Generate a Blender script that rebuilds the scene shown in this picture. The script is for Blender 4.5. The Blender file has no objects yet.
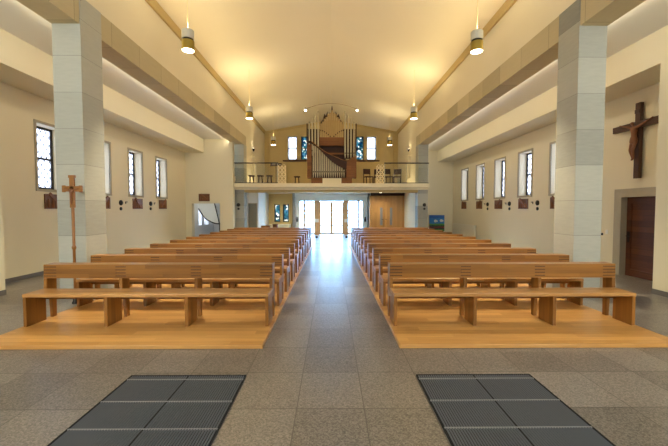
import bpy, bmesh, math, random
from mathutils import Vector, Matrix
random.seed(7)
S = 1.1                       # design units -> metres
C = bpy.context.scene.collection
scene = bpy.context.scene

# ------------------------------------------------------------------ camera, sky, big lights, exposure
cam_d = bpy.data.cameras.new('camera'); cam = bpy.data.objects.new('camera', cam_d); C.objects.link(cam)
cam_d.sensor_width = 36; cam_d.lens = 350 / 668 * 36
cam.location = (0, 0, 1.54 * S)
cam.rotation_euler = (math.radians(90 - 2.29), 0, math.radians(-0.45))
cam_d.clip_start = 0.05; cam_d.clip_end = 300
scene.camera = cam

w = bpy.data.worlds.new('sky'); scene.world = w; w.use_nodes = True
bg = w.node_tree.nodes['Background']
bg.inputs[0].default_value = (0.28, 0.58, 1.0, 1); bg.inputs[1].default_value = 24.0

vs = scene.view_settings
vs.view_transform = 'Standard'; vs.look = 'None'; vs.gamma = 1; vs.use_curve_mapping = False
vs.exposure = 0.5

def area(name, loc, size, rot, power, col, portal=False, spread=math.pi):
    l = bpy.data.lights.new(name, 'AREA'); l.shape = 'RECTANGLE'
    l.size = size[0] * S; l.size_y = size[1] * S; l.energy = power; l.color = col
    l.cycles.is_portal = portal; l.spread = spread
    o = bpy.data.objects.new(name, l); C.objects.link(o)
    o.location = Vector(loc) * S; o.rotation_euler = rot
    return o
R = math.radians
# daylight from the tall chancel windows behind the camera
area('chancel_daylight', (0, -5.6, 4.4), (8, 2.4), (R(90), 0, 0), 300, (0.74, 0.87, 1.0))
# unseen cool fill from above, added to light the front floor and pews
area('chancel_top_fill', (0, 0.5, 6.6), (5, 4), (R(10), 0, 0), 25, (0.74, 0.88, 1.0))
for x in (-1, 1):
    # fill strips added to brighten the ceiling, and aisle fills added out of view
    area('beam_fill', (x * 3.95, 11.0, 5.2), (.12, 11), (0, R(128) * x, 0), 62, (1.0, 0.78, 0.37), spread=R(140))
    area('aisle_front_fill', (x * 5.25, -1.0, 3.0), (.9, 2), (R(94), 0, 0), 165, (0.97, 0.96, 0.82))
    # unseen fill strips behind the beams, added to warm the aisle walls
    area('aisle_wall_fill', (x * 4.70, 12.0, 4.69), (.08, 14), (0, R(78) * -x, 0), 36, (1.0, 0.86, 0.60))

# ------------------------------------------------------------------ materials
def newmat(name):
    m = bpy.data.materials.new(name); m.use_nodes = True
    nt = m.node_tree
    return m, nt, nt.nodes['Principled BSDF']
def node(nt, t, **kw):
    n = nt.nodes.new(t)
    for k, v in kw.items(): setattr(n, k, v)
    return n
def c4(c): return (c[0], c[1], c[2], 1)
def srgb(r, g, b):
    f = lambda v: (v / 255 / 12.92) if v / 255 <= 0.04045 else ((v / 255 + 0.055) / 1.055) ** 2.4
    return (f(r), f(g), f(b))
def plain(name, col, rough=0.6, metal=0.0, var=0.06, scale=6, bump=0.0):
    m, nt, p = newmat(name)
    tc = node(nt, 'ShaderNodeTexCoord'); no = node(nt, 'ShaderNodeTexNoise')
    no.inputs['Scale'].default_value = scale; no.inputs['Detail'].default_value = 4
    nt.links.new(tc.outputs['Object'], no.inputs['Vector'])
    mx = node(nt, 'ShaderNodeMix', data_type='RGBA')
    mx.inputs['A'].default_value = c4([v * (1 - var) for v in col]); mx.inputs['B'].default_value = c4([min(1, v * (1 + var)) for v in col])
    nt.links.new(no.outputs['Fac'], mx.inputs['Factor']); nt.links.new(mx.outputs['Result'], p.inputs['Base Color'])
    p.inputs['Roughness'].default_value = rough; p.inputs['Metallic'].default_value = metal
    if bump:
        b = node(nt, 'ShaderNodeBump'); b.inputs['Strength'].default_value = bump; b.inputs['Distance'].default_value = 0.01
        nt.links.new(no.outputs['Fac'], b.inputs['Height']); nt.links.new(b.outputs['Normal'], p.inputs['Normal'])
    return m
def math_n(nt, op, a, b=None):
    n = node(nt, 'ShaderNodeMath', operation=op)
    for i, v in enumerate((a, b)):
        if v is None: continue
        if isinstance(v, (int, float)): n.inputs[i].default_value = v
        else: nt.links.new(v, n.inputs[i])
    return n.outputs[0]
def wood(name, dark, light, grain='X', strip=0.12, board=1.3, across='Y', rough=0.32, line=0.0):
    m, nt, p = newmat(name)
    tc = node(nt, 'ShaderNodeTexCoord'); sep = node(nt, 'ShaderNodeSeparateXYZ')
    nt.links.new(tc.outputs['Object'], sep.inputs[0])
    mp = node(nt, 'ShaderNodeMapping'); nt.links.new(tc.outputs['Object'], mp.inputs[0])
    sc = {'X': (1.2, 22, 22), 'Y': (22, 1.2, 22), 'Z': (22, 22, 1.2)}[grain]
    mp.inputs['Scale'].default_value = sc
    # strips and boards
    st = math_n(nt, 'FLOOR', math_n(nt, 'DIVIDE', sep.outputs[across], strip))
    off = math_n(nt, 'MULTIPLY', math_n(nt, 'FRACT', math_n(nt, 'MULTIPLY', st, 0.618)), board)
    bd = math_n(nt, 'FLOOR', math_n(nt, 'DIVIDE', math_n(nt, 'ADD', sep.outputs[grain], off), board))
    cb = node(nt, 'ShaderNodeCombineXYZ'); nt.links.new(st, cb.inputs[0]); nt.links.new(bd, cb.inputs[1])
    oi = node(nt, 'ShaderNodeObjectInfo'); nt.links.new(math_n(nt, 'MULTIPLY', oi.outputs['Random'], 37.0), cb.inputs[2])
    wn = node(nt, 'ShaderNodeTexWhiteNoise', noise_dimensions='3D'); nt.links.new(cb.outputs[0], wn.inputs['Vector'])
    add = node(nt, 'ShaderNodeVectorMath', operation='ADD'); nt.links.new(mp.outputs[0], add.inputs[0]); nt.links.new(wn.outputs['Color'], add.inputs[1])
    sc9 = node(nt, 'ShaderNodeVectorMath', operation='MULTIPLY_ADD'); nt.links.new(wn.outputs['Color'], sc9.inputs[0])
    sc9.inputs[1].default_value = (9, 9, 9); nt.links.new(mp.outputs[0], sc9.inputs[2])
    no = node(nt, 'ShaderNodeTexNoise'); no.inputs['Scale'].default_value = 1.0; no.inputs['Detail'].default_value = 5; no.inputs['Distortion'].default_value = 0.6
    nt.links.new(sc9.outputs[0], no.inputs['Vector'])
    f = math_n(nt, 'ADD', math_n(nt, 'MULTIPLY', no.outputs['Fac'], 0.75), math_n(nt, 'MULTIPLY', math_n(nt, 'SUBTRACT', wn.outputs['Value'], 0.35), 0.45))
    mx = node(nt, 'ShaderNodeMix', data_type='RGBA'); mx.inputs['A'].default_value = c4(dark); mx.inputs['B'].default_value = c4(light)
    nt.links.new(f, mx.inputs['Factor']); res = mx.outputs['Result']
    if line:
        fr = math_n(nt, 'FRACT', math_n(nt, 'DIVIDE', sep.outputs[across], strip))
        ln = math_n(nt, 'LESS_THAN', fr, line)
        m2 = node(nt, 'ShaderNodeMix', data_type='RGBA'); nt.links.new(ln, m2.inputs['Factor']); nt.links.new(res, m2.inputs['A'])
        m2.inputs['B'].default_value = c4([v * 0.45 for v in dark]); res = m2.outputs['Result']
    nt.links.new(res, p.inputs['Base Color'])
    p.inputs['Roughness'].default_value = rough
    return m
def stone(name, course_axis, course, base, var, offset=0.0):
    m, nt, p = newmat(name)
    tc = node(nt, 'ShaderNodeTexCoord'); sep = node(nt, 'ShaderNodeSeparateXYZ'); nt.links.new(tc.outputs['Object'], sep.inputs[0])
    z = math_n(nt, 'DIVIDE', math_n(nt, 'ADD', sep.outputs[course_axis], offset), course)
    fl = math_n(nt, 'FLOOR', z); fr = math_n(nt, 'FRACT', z)
    cb = node(nt, 'ShaderNodeCombineXYZ'); nt.links.new(fl, cb.inputs[0])
    oi = node(nt, 'ShaderNodeObjectInfo'); nt.links.new(math_n(nt, 'MULTIPLY', oi.outputs['Random'], 91.0), cb.inputs[1])
    wn = node(nt, 'ShaderNodeTexWhiteNoise', noise_dimensions='3D'); nt.links.new(cb.outputs[0], wn.inputs['Vector'])
    mp = node(nt, 'ShaderNodeMapping'); nt.links.new(tc.outputs['Object'], mp.inputs[0])
    mp.inputs['Scale'].default_value = (2.5, 2.5, 14) if course_axis == 'Z' else (8, 2, 8)
    no = node(nt, 'ShaderNodeTexNoise'); no.inputs['Scale'].default_value = 2.2; no.inputs['Detail'].default_value = 6
    nt.links.new(mp.outputs[0], no.inputs['Vector'])
    f = math_n(nt, 'ADD', math_n(nt, 'MULTIPLY', wn.outputs['Value'], 0.75), math_n(nt, 'MULTIPLY', no.outputs['Fac'], 0.35))
    mx = node(nt, 'ShaderNodeMix', data_type='RGBA')
    mx.inputs['A'].default_value = c4([v * (1 - var) for v in base]); mx.inputs['B'].default_value = c4([v * (1 + var) for v in base])
    nt.links.new(f, mx.inputs['Factor'])
    ln = math_n(nt, 'LESS_THAN', fr, 0.012)
    m2 = node(nt, 'ShaderNodeMix', data_type='RGBA'); nt.links.new(math_n(nt, 'MULTIPLY', ln, 0.6), m2.inputs['Factor']); nt.links.new(mx.outputs['Result'], m2.inputs['A'])
    m2.inputs['B'].default_value = c4([v * 0.35 for v in base])
    nt.links.new(m2.outputs['Result'], p.inputs['Base Color']); p.inputs['Roughness'].default_value = 0.7
    return m
def floor_mat():
    m, nt, p = newmat('terrazzo_tiles')
    tc = node(nt, 'ShaderNodeTexCoord'); sep = node(nt, 'ShaderNodeSeparateXYZ'); nt.links.new(tc.outputs['Object'], sep.inputs[0])
    tx, ty = 0.52 * S, 0.6 * S
    ux = math_n(nt, 'DIVIDE', math_n(nt, 'ADD', sep.outputs['X'], 0.27 * S + 0.52 * S * 40), tx)
    uy = math_n(nt, 'DIVIDE', math_n(nt, 'ADD', sep.outputs['Y'], 0.6 * S * 40 - 0.24 * S), ty)
    lx = math_n(nt, 'LESS_THAN', math_n(nt, 'FRACT', ux), 0.013); ly = math_n(nt, 'LESS_THAN', math_n(nt, 'FRACT', uy), 0.014)
    ln = math_n(nt, 'MAXIMUM', lx, ly)
    cb = node(nt, 'ShaderNodeCombineXYZ'); nt.links.new(math_n(nt, 'FLOOR', ux), cb.inputs[0]); nt.links.new(math_n(nt, 'FLOOR', uy), cb.inputs[1])
    wn = node(nt, 'ShaderNodeTexWhiteNoise', noise_dimensions='3D'); nt.links.new(cb.outputs[0], wn.inputs['Vector'])
    no = node(nt, 'ShaderNodeTexNoise'); no.inputs['Scale'].default_value = 55; no.inputs['Detail'].default_value = 3
    nt.links.new(tc.outputs['Object'], no.inputs['Vector'])
    vo = node(nt, 'ShaderNodeTexVoronoi'); vo.inputs['Scale'].default_value = 95; nt.links.new(tc.outputs['Object'], vo.inputs['Vector'])
    vsep = node(nt, 'ShaderNodeSeparateColor'); nt.links.new(vo.outputs['Color'], vsep.inputs[0])
    sp = math_n(nt, 'MULTIPLY', math_n(nt, 'SUBTRACT', vsep.outputs[0], 0.5), 0.7)
    f = math_n(nt, 'ADD', math_n(nt, 'ADD', math_n(nt, 'MULTIPLY', no.outputs['Fac'], 0.6), sp), math_n(nt, 'MULTIPLY', wn.outputs['Value'], 0.35))
    mx = node(nt, 'ShaderNodeMix', data_type='RGBA')
    mx.inputs['A'].default_value = c4(srgb(58, 55, 53)); mx.inputs['B'].default_value = c4(srgb(150, 142, 137))
    nt.links.new(f, mx.inputs['Factor'])
    m2 = node(nt, 'ShaderNodeMix', data_type='RGBA'); nt.links.new(ln, m2.inputs['Factor']); nt.links.new(mx.outputs['Result'], m2.inputs['A'])
    m2.inputs['B'].default_value = c4(srgb(52, 48, 46))
    nt.links.new(m2.outputs['Result'], p.inputs['Base Color'])
    p.inputs['Roughness'].default_value = 0.32; p.inputs['IOR'].default_value = 2.0
    return m
def glass(name, tint, gloss=0.06, translucent=0.0):
    m, nt, p = newmat(name); out = nt.nodes['Material Output']; nt.nodes.remove(p)
    tr = node(nt, 'ShaderNodeBsdfTransparent'); tr.inputs[0].default_value = c4(tint)
    last = tr.outputs[0]
    if translucent:
        tl = node(nt, 'ShaderNodeBsdfTranslucent'); tl.inputs[0].default_value = c4(tint)
        mx = node(nt, 'ShaderNodeMixShader'); mx.inputs[0].default_value = translucent
        nt.links.new(last, mx.inputs[1]); nt.links.new(tl.outputs[0], mx.inputs[2]); last = mx.outputs[0]
    gl = node(nt, 'ShaderNodeBsdfGlossy'); gl.inputs['Roughness'].default_value = 0.05
    m2 = node(nt, 'ShaderNodeMixShader'); m2.inputs[0].default_value = gloss
    nt.links.new(last, m2.inputs[1]); nt.links.new(gl.outputs[0], m2.inputs[2]); nt.links.new(m2.outputs[0], out.inputs[0])
    return m
def stained(name, cols, scale=7):
    m, nt, p = newmat(name); out = nt.nodes['Material Output']; nt.nodes.remove(p)
    tc = node(nt, 'ShaderNodeTexCoord'); vo = node(nt, 'ShaderNodeTexVoronoi'); vo.inputs['Scale'].default_value = scale
    nt.links.new(tc.outputs['Object'], vo.inputs['Vector'])
    s = node(nt, 'ShaderNodeSeparateColor'); nt.links.new(vo.outputs['Color'], s.inputs[0])
    r = node(nt, 'ShaderNodeValToRGB'); r.color_ramp.interpolation = 'CONSTANT'
    for i, c in enumerate(cols):
        e = r.color_ramp.elements[i] if i < 2 else r.color_ramp.elements.new(i / len(cols))
        e.position = i / len(cols); e.color = c4(c)
    nt.links.new(s.outputs[0], r.inputs[0])
    tr = node(nt, 'ShaderNodeBsdfTransparent'); nt.links.new(r.outputs[0], tr.inputs[0]); nt.links.new(tr.outputs[0], out.inputs[0])
    return m
def emit(name, col, strength):
    m, nt, p = newmat(name); p.inputs['Base Color'].default_value = c4(col)
    p.inputs['Emission Color'].default_value = c4(col); p.inputs['Emission Strength'].default_value = strength
    return m

M = {}
M['aisleplaster'] = plain('pale_aisle_plaster', srgb(226, 216, 188), 0.85, var=0.02, scale=1.5)
M['plaster'] = plain('cream_plaster', srgb(230, 220, 194), 0.85, var=0.02, scale=1.5)
M['ceil'] = plain('ceiling_plaster', srgb(236, 226, 204), 0.85, var=0.02, scale=0.8)
M['aisleceil'] = plain('aisle_ceiling_plaster', srgb(228, 224, 214), 0.85, var=0.02, scale=0.8)
M['white'] = plain('white_plaster', srgb(236, 236, 232), 0.8, var=0.02)
M['yellow'] = plain('yellow_plaster', srgb(226, 196, 130), 0.85, var=0.02)
M['ochreplaster'] = plain('ochre_plaster', srgb(206, 184, 132), 0.85, var=0.02)
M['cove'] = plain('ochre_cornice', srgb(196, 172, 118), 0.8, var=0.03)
M['stone'] = stone('sandstone_courses', 'Z', 0.605 * S, srgb(158, 158, 149), 0.36, 0.13 * S)
M['beamstone'] = stone('sandstone_cladding', 'Y', 0.98 * S, srgb(186, 172, 138), 0.18)
M['surround'] = plain('grey_stone_surround', srgb(170, 160, 138), 0.7, var=0.08)
M['floor'] = floor_mat()
M['skirt'] = plain('grey_skirting', srgb(104, 99, 95), 0.5)
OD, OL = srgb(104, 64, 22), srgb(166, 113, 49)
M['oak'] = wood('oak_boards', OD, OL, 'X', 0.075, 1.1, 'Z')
M['oakseat_lit'] = wood('oak_seat_boards_lit', srgb(150, 102, 50), srgb(206, 158, 96), 'X', 0.10, 1.2, 'Y')  # paler oak: overhead light is put into the seat colour
M['oakpanel'] = wood('oak_panel_boards', OD, OL, 'Z', 0.10, 2.0, 'Y')
M['oakjoint'] = wood('oak_joint', srgb(74, 42, 14), srgb(100, 62, 26), 'Y', 0.1, 1.0, 'Z')
M['oakfloor'] = wood('oak_platform_boards', srgb(176, 124, 62), srgb(226, 176, 106), 'X', 0.13, 1.6, 'Y', rough=0.33, line=0.02)
M['oakdoor'] = wood('oak_door_wood', srgb(156, 108, 52), srgb(196, 146, 80), 'Z', 0.16, 3.0, 'X')
M['oakfit'] = wood('pale_larch', srgb(190, 140, 88), srgb(222, 176, 120), 'Z', 0.2, 3.0, 'X')
M['redwood'] = wood('red_brown_wood', srgb(64, 33, 17), srgb(108, 60, 31), 'Y', 0.14, 3.0, 'Z', rough=0.65, line=0.03)
M['organwood'] = wood('organ_case_wood', srgb(100, 58, 20), srgb(152, 96, 40), 'X', 0.2, 2.0, 'Z', rough=0.65)
M['organdark'] = wood('organ_dark_wood', srgb(36, 18, 10), srgb(70, 38, 22), 'X', 0.2, 2.0, 'Z', rough=0.7)
M['crossdark'] = wood('dark_cross_wood', srgb(58, 34, 20), srgb(92, 56, 34), 'Z', 0.4, 3.0, 'Y', rough=0.6)
M['carved'] = plain('carved_brown_wood', srgb(128, 78, 42), 0.5, var=0.2, scale=14)
M['goldwood'] = plain('gilded_brown_wood', srgb(142, 92, 38), 0.4, var=0.2, scale=20)
M['plaque'] = plain('bronze_brown_relief', srgb(112, 70, 38), 0.5, var=0.35, scale=18)
M['ivory'] = plain('ivory_paint', srgb(236, 224, 190), 0.6)
M['tin'] = plain('tin_pipe_metal', srgb(196, 184, 156), 0.4, 0.5, var=0.05)
M['brasspipe'] = plain('pale_brass_pipe_metal', srgb(190, 162, 112), 0.45, 0.4, var=0.06)
M['black'] = plain('black_iron', srgb(34, 30, 28), 0.5, 0.2)
M['lead'] = plain('window_lead', srgb(40, 42, 44), 0.6, 0.2)
M['gratebar'] = plain('grey_grate_metal', srgb(92, 98, 108), 0.5, 0.0)
M['grateline'] = plain('pale_grate_strip', srgb(160, 162, 164), 0.45, 0.4)
M['pit'] = plain('dark_grate_bed', srgb(30, 31, 34), 0.8)
M['greymetal'] = plain('pale_grey_enamel', srgb(190, 188, 180), 0.45, 0.2)
M['brass'] = plain('brass_sheet', srgb(150, 128, 52), 0.4, 0.5)
M['lamp'] = emit('lamp_disc', (1.0, 0.86, 0.62), 9.0)
M['spotlamp'] = emit('spot_disc', (1.0, 0.90, 0.72), 12.0)
M['cable'] = plain('pale_cable', srgb(240, 220, 170), 0.5)
M['darkchair'] = plain('dark_brown_chair_wood', srgb(62, 36, 24), 0.8)
M['lattice'] = plain('pale_gold_lattice', srgb(250, 232, 190), 0.4)
M['bluegrey'] = plain('blue_grey_paint', srgb(128, 126, 124), 0.6)
M['doorgrey'] = plain('grey_door_paint', srgb(128, 124, 110), 0.6)
M['radiator'] = plain('white_radiator_enamel', srgb(228, 220, 200), 0.4)
M['paving'] = plain('pale_paving', srgb(215, 215, 212), 0.8)
M['pane'] = glass('leaded_glass', (0.62, 0.46, 0.40), 0.04, 0.7)
M['clear'] = glass('clear_glass', (0.97, 0.99, 1.0), 0.05)
M['railglass'] = glass('railing_glass', (0.97, 0.98, 0.965), 0.03)
M['blueglass'] = stained('blue_stained_glass', [(0.02, 0.05, 0.06), (0.10, 0.13, 0.12), (0.40, 0.28, 0.2), (0.012, 0.028, 0.035), (0.06, 0.10, 0.08)], 9)

# ------------------------------------------------------------------ mesh builder
class MB:
    def __init__(s): s.bm = bmesh.new(); s.mi = 0
    def face(s, vs):
        f = s.bm.faces.new(vs); f.material_index = s.mi; return f
    def box(s, x0, x1, y0, y1, z0, z1):
        v = [s.bm.verts.new((x, y, z)) for z in (z0, z1) for y in (y0, y1) for x in (x0, x1)]
        for q in ((0, 2, 3, 1), (4, 5, 7, 6), (0, 1, 5, 4), (1, 3, 7, 5), (3, 2, 6, 7), (2, 0, 4, 6)):
            s.face([v[i] for i in q])
        return s
    def obox(s, c, ax, ay, az, hx, hy, hz):      # oriented box
        c = Vector(c); ax, ay, az = Vector(ax), Vector(ay), Vector(az)
        v = [s.bm.verts.new(c + ax * hx * i + ay * hy * j + az * hz * k) for k in (-1, 1) for j in (-1, 1) for i in (-1, 1)]
        for q in ((0, 2, 3, 1), (4, 5, 7, 6), (0, 1, 5, 4), (1, 3, 7, 5), (3, 2, 6, 7), (2, 0, 4, 6)):
            s.face([v[i] for i in q])
        return s
    def prism(s, pts, axis, a0, a1):             # polygon extruded along axis
        def mk(p, a):
            return {'X': (a, p[0], p[1]), 'Y': (p[0], a, p[1]), 'Z': (p[0], p[1], a)}[axis]
        A = [s.bm.verts.new(mk(p, a0)) for p in pts]; B = [s.bm.verts.new(mk(p, a1)) for p in pts]
        s.face(A); s.face(B[::-1])
        n = len(pts)
        for i in range(n): s.face([A[i], B[i], B[(i + 1) % n], A[(i + 1) % n]])
        return s
    def lathe(s, prof, c=(0, 0, 0), axis='Z', n=24):   # prof: (r, h)
        rings = []
        for r, h in prof:
            ring = []
            for k in range(n):
                a = 2 * math.pi * k / n; u, v = r * math.cos(a), r * math.sin(a)
                p = {'Z': (u, v, h), 'X': (h, u, v), 'Y': (u, h, v)}[axis]
                ring.append(s.bm.verts.new((c[0] + p[0], c[1] + p[1], c[2] + p[2])))
            rings.append(ring)
        for a, b in zip(rings, rings[1:]):
            for k in range(n): s.face([a[k], a[(k + 1) % n], b[(k + 1) % n], b[k]])
        s.face(rings[0][::-1]); s.face(rings[-1])
        return s
    def tube(s, pts, r, n=10):
        pts = [Vector(p) for p in pts]; rings = []
        for i, p in enumerate(pts):
            d = (pts[min(i + 1, len(pts) - 1)] - pts[max(i - 1, 0)]).normalized()
            u = d.orthogonal().normalized() if i == 0 else (u0 - d * u0.dot(d)).normalized()
            u0 = u; v = d.cross(u)
            rings.append([s.bm.verts.new(p + (u * math.cos(2 * math.pi * k / n) + v * math.sin(2 * math.pi * k / n)) * r) for k in range(n)])
        for a, b in zip(rings, rings[1:]):
            for k in range(n): s.face([a[k], a[(k + 1) % n], b[(k + 1) % n], b[k]])
        s.face(rings[0][::-1]); s.face(rings[-1])
        return s
    def build(s, name, mat, parent=None, bevel=0, smooth=False, loc=None):
        for v in s.bm.verts: v.co *= S
        bmesh.ops.recalc_face_normals(s.bm, faces=s.bm.faces)
        me = bpy.data.meshes.new(name); s.bm.to_mesh(me); s.bm.free()
        for m in (mat if isinstance(mat, (list, tuple)) else [mat]): me.materials.append(m)
        o = bpy.data.objects.new(name, me); C.objects.link(o)
        if parent: o.parent = parent
        if loc: o.location = Vector(loc) * S
        if smooth:
            me.polygons.foreach_set('use_smooth', [True] * len(me.polygons))
            try: me.set_sharp_from_angle(angle=R(40))
            except Exception: pass
        if bevel:
            b = o.modifiers.new('bevel', 'BEVEL'); b.width = bevel * S; b.segments = 2; b.limit_method = 'ANGLE'
        return o
def thing(name, loc, label, cat, group=None, rz=0):
    o = bpy.data.objects.new(name, None); C.objects.link(o); o.empty_display_size = 0.1
    o.location = Vector(loc) * S; o.rotation_euler = (0, 0, rz)
    return tag(o, label, cat, group)
def tag(o, label, cat, group=None, kind=None):
    if label: o['label'] = label
    if cat: o['category'] = cat
    if group: o['group'] = group
    if kind: o['kind'] = kind
    return o
def struct(o, label, cat): return tag(o, label, cat, None, 'structure')
def dup(root, loc, label, rz=None):
    r = root.copy(); C.objects.link(r); r.location = Vector(loc) * S; r['label'] = label
    if rz is not None: r.rotation_euler = (0, 0, rz)
    for ch in list(root.children):
        c = ch.copy(); C.objects.link(c); c.parent = r
        for g in list(ch.children):
            d = g.copy(); C.objects.link(d); d.parent = c
    return r
def holes_wall(mb, axis, t0, t1, u0, u1, z0, z1, holes):
    """wall slab in the plane across axis ('X' or 'Y'), thickness t0..t1, with rectangular holes (u0,u1,z0,z1)"""
    us = sorted({u0, u1, *[h[0] for h in holes], *[h[1] for h in holes]}); zs = sorted({z0, z1, *[h[2] for h in holes], *[h[3] for h in holes]})
    us = [u for u in us if u0 <= u <= u1]; zs = [z for z in zs if z0 <= z <= z1]
    for a, b in zip(us, us[1:]):
        for c, d in zip(zs, zs[1:]):
            um, zm = (a + b) / 2, (c + d) / 2
            if any(h[0] < um < h[1] and h[2] < zm < h[3] for h in holes): continue
            if axis == 'X': mb.box(t0, t1, a, b, c, d)
            else: mb.box(a, b, t0, t1, c, d)
    return mb

# ------------------------------------------------------------------ layout numbers
NX = 4.2            # half width of the nave
AX, BX = 6.75, 5.87 # aisle wall, bulkhead / near wall
Y0, YB = -6.0, 22.3
BZ0, BZ1 = 4.63, 5.10
WIN_W, WZ0, WZ1, SUR = 0.93, 1.95, 3.58, 0.06
winY = [8.07 + 1.83 * k for k in range(6)]
DOOR = (7.08, 8.10, 0.0, 1.83)

# ------------------------------------------------------------------ structure
struct(MB().box(-7.5, 7.5, Y0 - .4, 21.3, -0.3, 0).build('floor', M['floor']), 'grey terrazzo tiled church floor', 'floor')
struct(MB().box(-40, 40, 21.3, 70, -0.35, -0.02).build('ground', M['paving']), 'pale paving outside the glazed entrance', 'ground')
RZ, EZ = 7.16, 6.42
def gable(z): return [(-NX - .4, EZ - .07 + z), (0, RZ + z), (NX + .4, EZ - .07 + z)]
pts = [(-NX - .4, EZ - .075), (0, RZ), (NX + .4, EZ - .075), (NX + .4, EZ + .6), (0, RZ + .6), (-NX - .4, EZ + .6)]
struct(MB().prism(pts, 'Y', Y0 - .3, YB + .4).build('ceiling', M['ceil']), 'pale low gabled nave ceiling', 'ceiling')
for sgn, side, yend in ((-1, 'left', 16.3), (1, 'right', 19.4)):
    def bx(mb, a, b, *r):
        mb.box(min(sgn * a, sgn * b), max(sgn * a, sgn * b), *r); return mb
    mb = MB()
    holes = [(y + SUR, y + WIN_W - SUR, WZ0 + SUR, WZ1 - SUR) for k, y in enumerate(winY) if (k <= 3 if sgn < 0 else k >= 1)]
    if sgn > 0: holes.append(DOOR)
    t0, t1 = sorted((sgn * AX, sgn * (AX + .36)))
    holes_wall(mb, 'X', t0, t1, 6.3, yend, 0, 4.14, holes)
    bx(mb, BX, AX + .36, Y0, 6.3, 0, 4.14)
    bx(mb, BX, AX + .36, Y0, yend + .36, 4.14, 4.75)
    struct(mb.build('wall_' + side, M['aisleplaster']), 'cream plaster wall of the %s aisle with small windows' % side, 'wall')
    struct(bx(MB(), NX + .02, AX + .36, Y0, yend + .36, 4.75, 4.95).build('ceiling_' + side, M['aisleceil']), 'flat white ceiling over the %s aisle' % side, 'ceiling')
    struct(bx(MB(), NX, NX + .36, Y0, YB, BZ1, EZ + .1).build('wall_upper_' + side, M['plaster']), 'plain cream upper nave wall above the %s stone beam' % side, 'wall')
    # cornice strip
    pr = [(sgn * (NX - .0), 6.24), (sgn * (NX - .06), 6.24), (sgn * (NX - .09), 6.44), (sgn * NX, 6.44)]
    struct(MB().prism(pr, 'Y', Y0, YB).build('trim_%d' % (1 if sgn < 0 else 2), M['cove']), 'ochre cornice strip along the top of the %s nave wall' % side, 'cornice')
    struct(bx(MB(), NX, NX + .467, Y0, 17.43, BZ0, BZ1).build('beam_' + side, M['beamstone']), 'sandstone clad beam along the %s side of the nave' % side, 'beam')
    for k, (y, nm) in enumerate(((6.0, 'front'), (16.9, 'rear'))):
        top = BZ1 if k == 0 else BZ0
        o = bx(MB(), NX - .012, NX + .462, y, y + .545, 0, top if k == 0 else BZ0).build('column', M['stone'])
        struct(o, 'square sandstone column %s of the aisle, %s' % (side, 'beside the front pews' if k == 0 else 'under the gallery end'), 'column')
    # skirting
    mb = MB(); bx(mb, BX - .015, BX, Y0, 6.3, 0, .09); bx(mb, BX, AX, 6.3, 6.315, 0, .09)
    if sgn < 0: bx(mb, AX - .015, AX, 6.3, yend, 0, .09)
    else: bx(mb, AX - .015, AX, 6.3, 6.9, 0, .09); bx(mb, AX - .015, AX, 8.28, yend, 0, .09)
    struct(mb.build('baseboard_' + side, M['skirt']), 'grey stone skirting along the %s aisle wall' % side, 'skirting')
    # nave side wall over and beside the gallery
    mb = MB()
    t0, t1 = sorted((sgn * NX, sgn * (NX + .36)))
    holes_wall(mb, 'X', t0, t1, 17.45, YB, 2.45, BZ1, [(18.6, 19.3, 3.2, 4.45)])
    bx(mb, NX + .2, NX + .36, 18.6, 19.3, 3.2, 4.45)
    struct(mb.build('wall_gallery_' + side, M['plaster']), 'cream side wall above the gallery, %s' % side, 'wall')

# chancel end wall behind the camera
struct(MB().box(-7.1, 7.1, Y0 - .3, Y0, 0, 7.3).build('wall_front', M['surround']), 'plain wall at the chancel end', 'wall')
# left aisle end wall with the stair opening
mb = holes_wall(MB(), 'Y', 16.3, 16.6, -AX, -4.55, 0, 4.75, [(-6.47, -5.17, 0.0, 1.80)])
struct(mb.build('wall_aisle_end_left', M['aisleplaster']), 'cream end wall of the left aisle with an opening to the stairs', 'wall')
HW = [(17.85, 18.30, .70, 1.66), (18.68, 19.35, .70, 1.66)]
mb = MB().box(-4.6, -4.24, 17.5, 20.0, 0, 2.9).box(-4.9, -4.74, 16.6, 17.5, 0, 4.75).box(-6.75, -4.6, 16.6, 20.0, 2.9, 3.1).box(-7.11, -4.24, 20.0, 20.3, 0, 3.1)
holes_wall(mb, 'X', -7.11, -6.75, 16.6, 20.0, 0, 2.9, HW)
struct(mb.build('wall_stair_hall', M['white']), 'white walls of the stair hall beyond the opening', 'wall')
# right aisle end wall
struct(MB().box(4.55, AX, 19.4, 19.7, 0, 4.75).build('wall_aisle_end_right', M['aisleplaster']), 'cream end wall of the right aisle behind the painting', 'wall')
struct(MB().box(4.2, 4.56, 17.5, 21.0, 0, 2.45).build('wall_porch_right', M['plaster']), 'wall beside the wooden door under the gallery', 'wall')
# back wall above the gallery
bw = [(-2.76, -2.16, 4.66, 6.14), (-1.92, -1.42, 4.66, 6.14), (1.56, 2.06, 4.66, 6.14), (2.24, 2.86, 4.66, 6.14)]
mb = holes_wall(MB(), 'Y', YB, YB + .34, -NX - .36, NX + .36, 2.45, 6.36, bw)
mb.prism([(-NX - .36, 6.36), (NX + .36, 6.36), (NX, EZ), (0, RZ + .02), (-NX, EZ)], 'Y', YB, YB + .34)
struct(mb.build('wall_back', M['ochreplaster']), 'ochre gable wall behind the organ', 'wall')
mb = MB()
for s_ in (-1, 1):
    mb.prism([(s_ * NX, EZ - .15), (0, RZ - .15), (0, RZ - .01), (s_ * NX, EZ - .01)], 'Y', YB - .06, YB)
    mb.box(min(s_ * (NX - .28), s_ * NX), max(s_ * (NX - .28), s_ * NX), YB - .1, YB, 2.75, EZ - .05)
struct(mb.build('trim_3', M['cove']), 'ochre band edging the gable wall behind the organ', 'trim')
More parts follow.
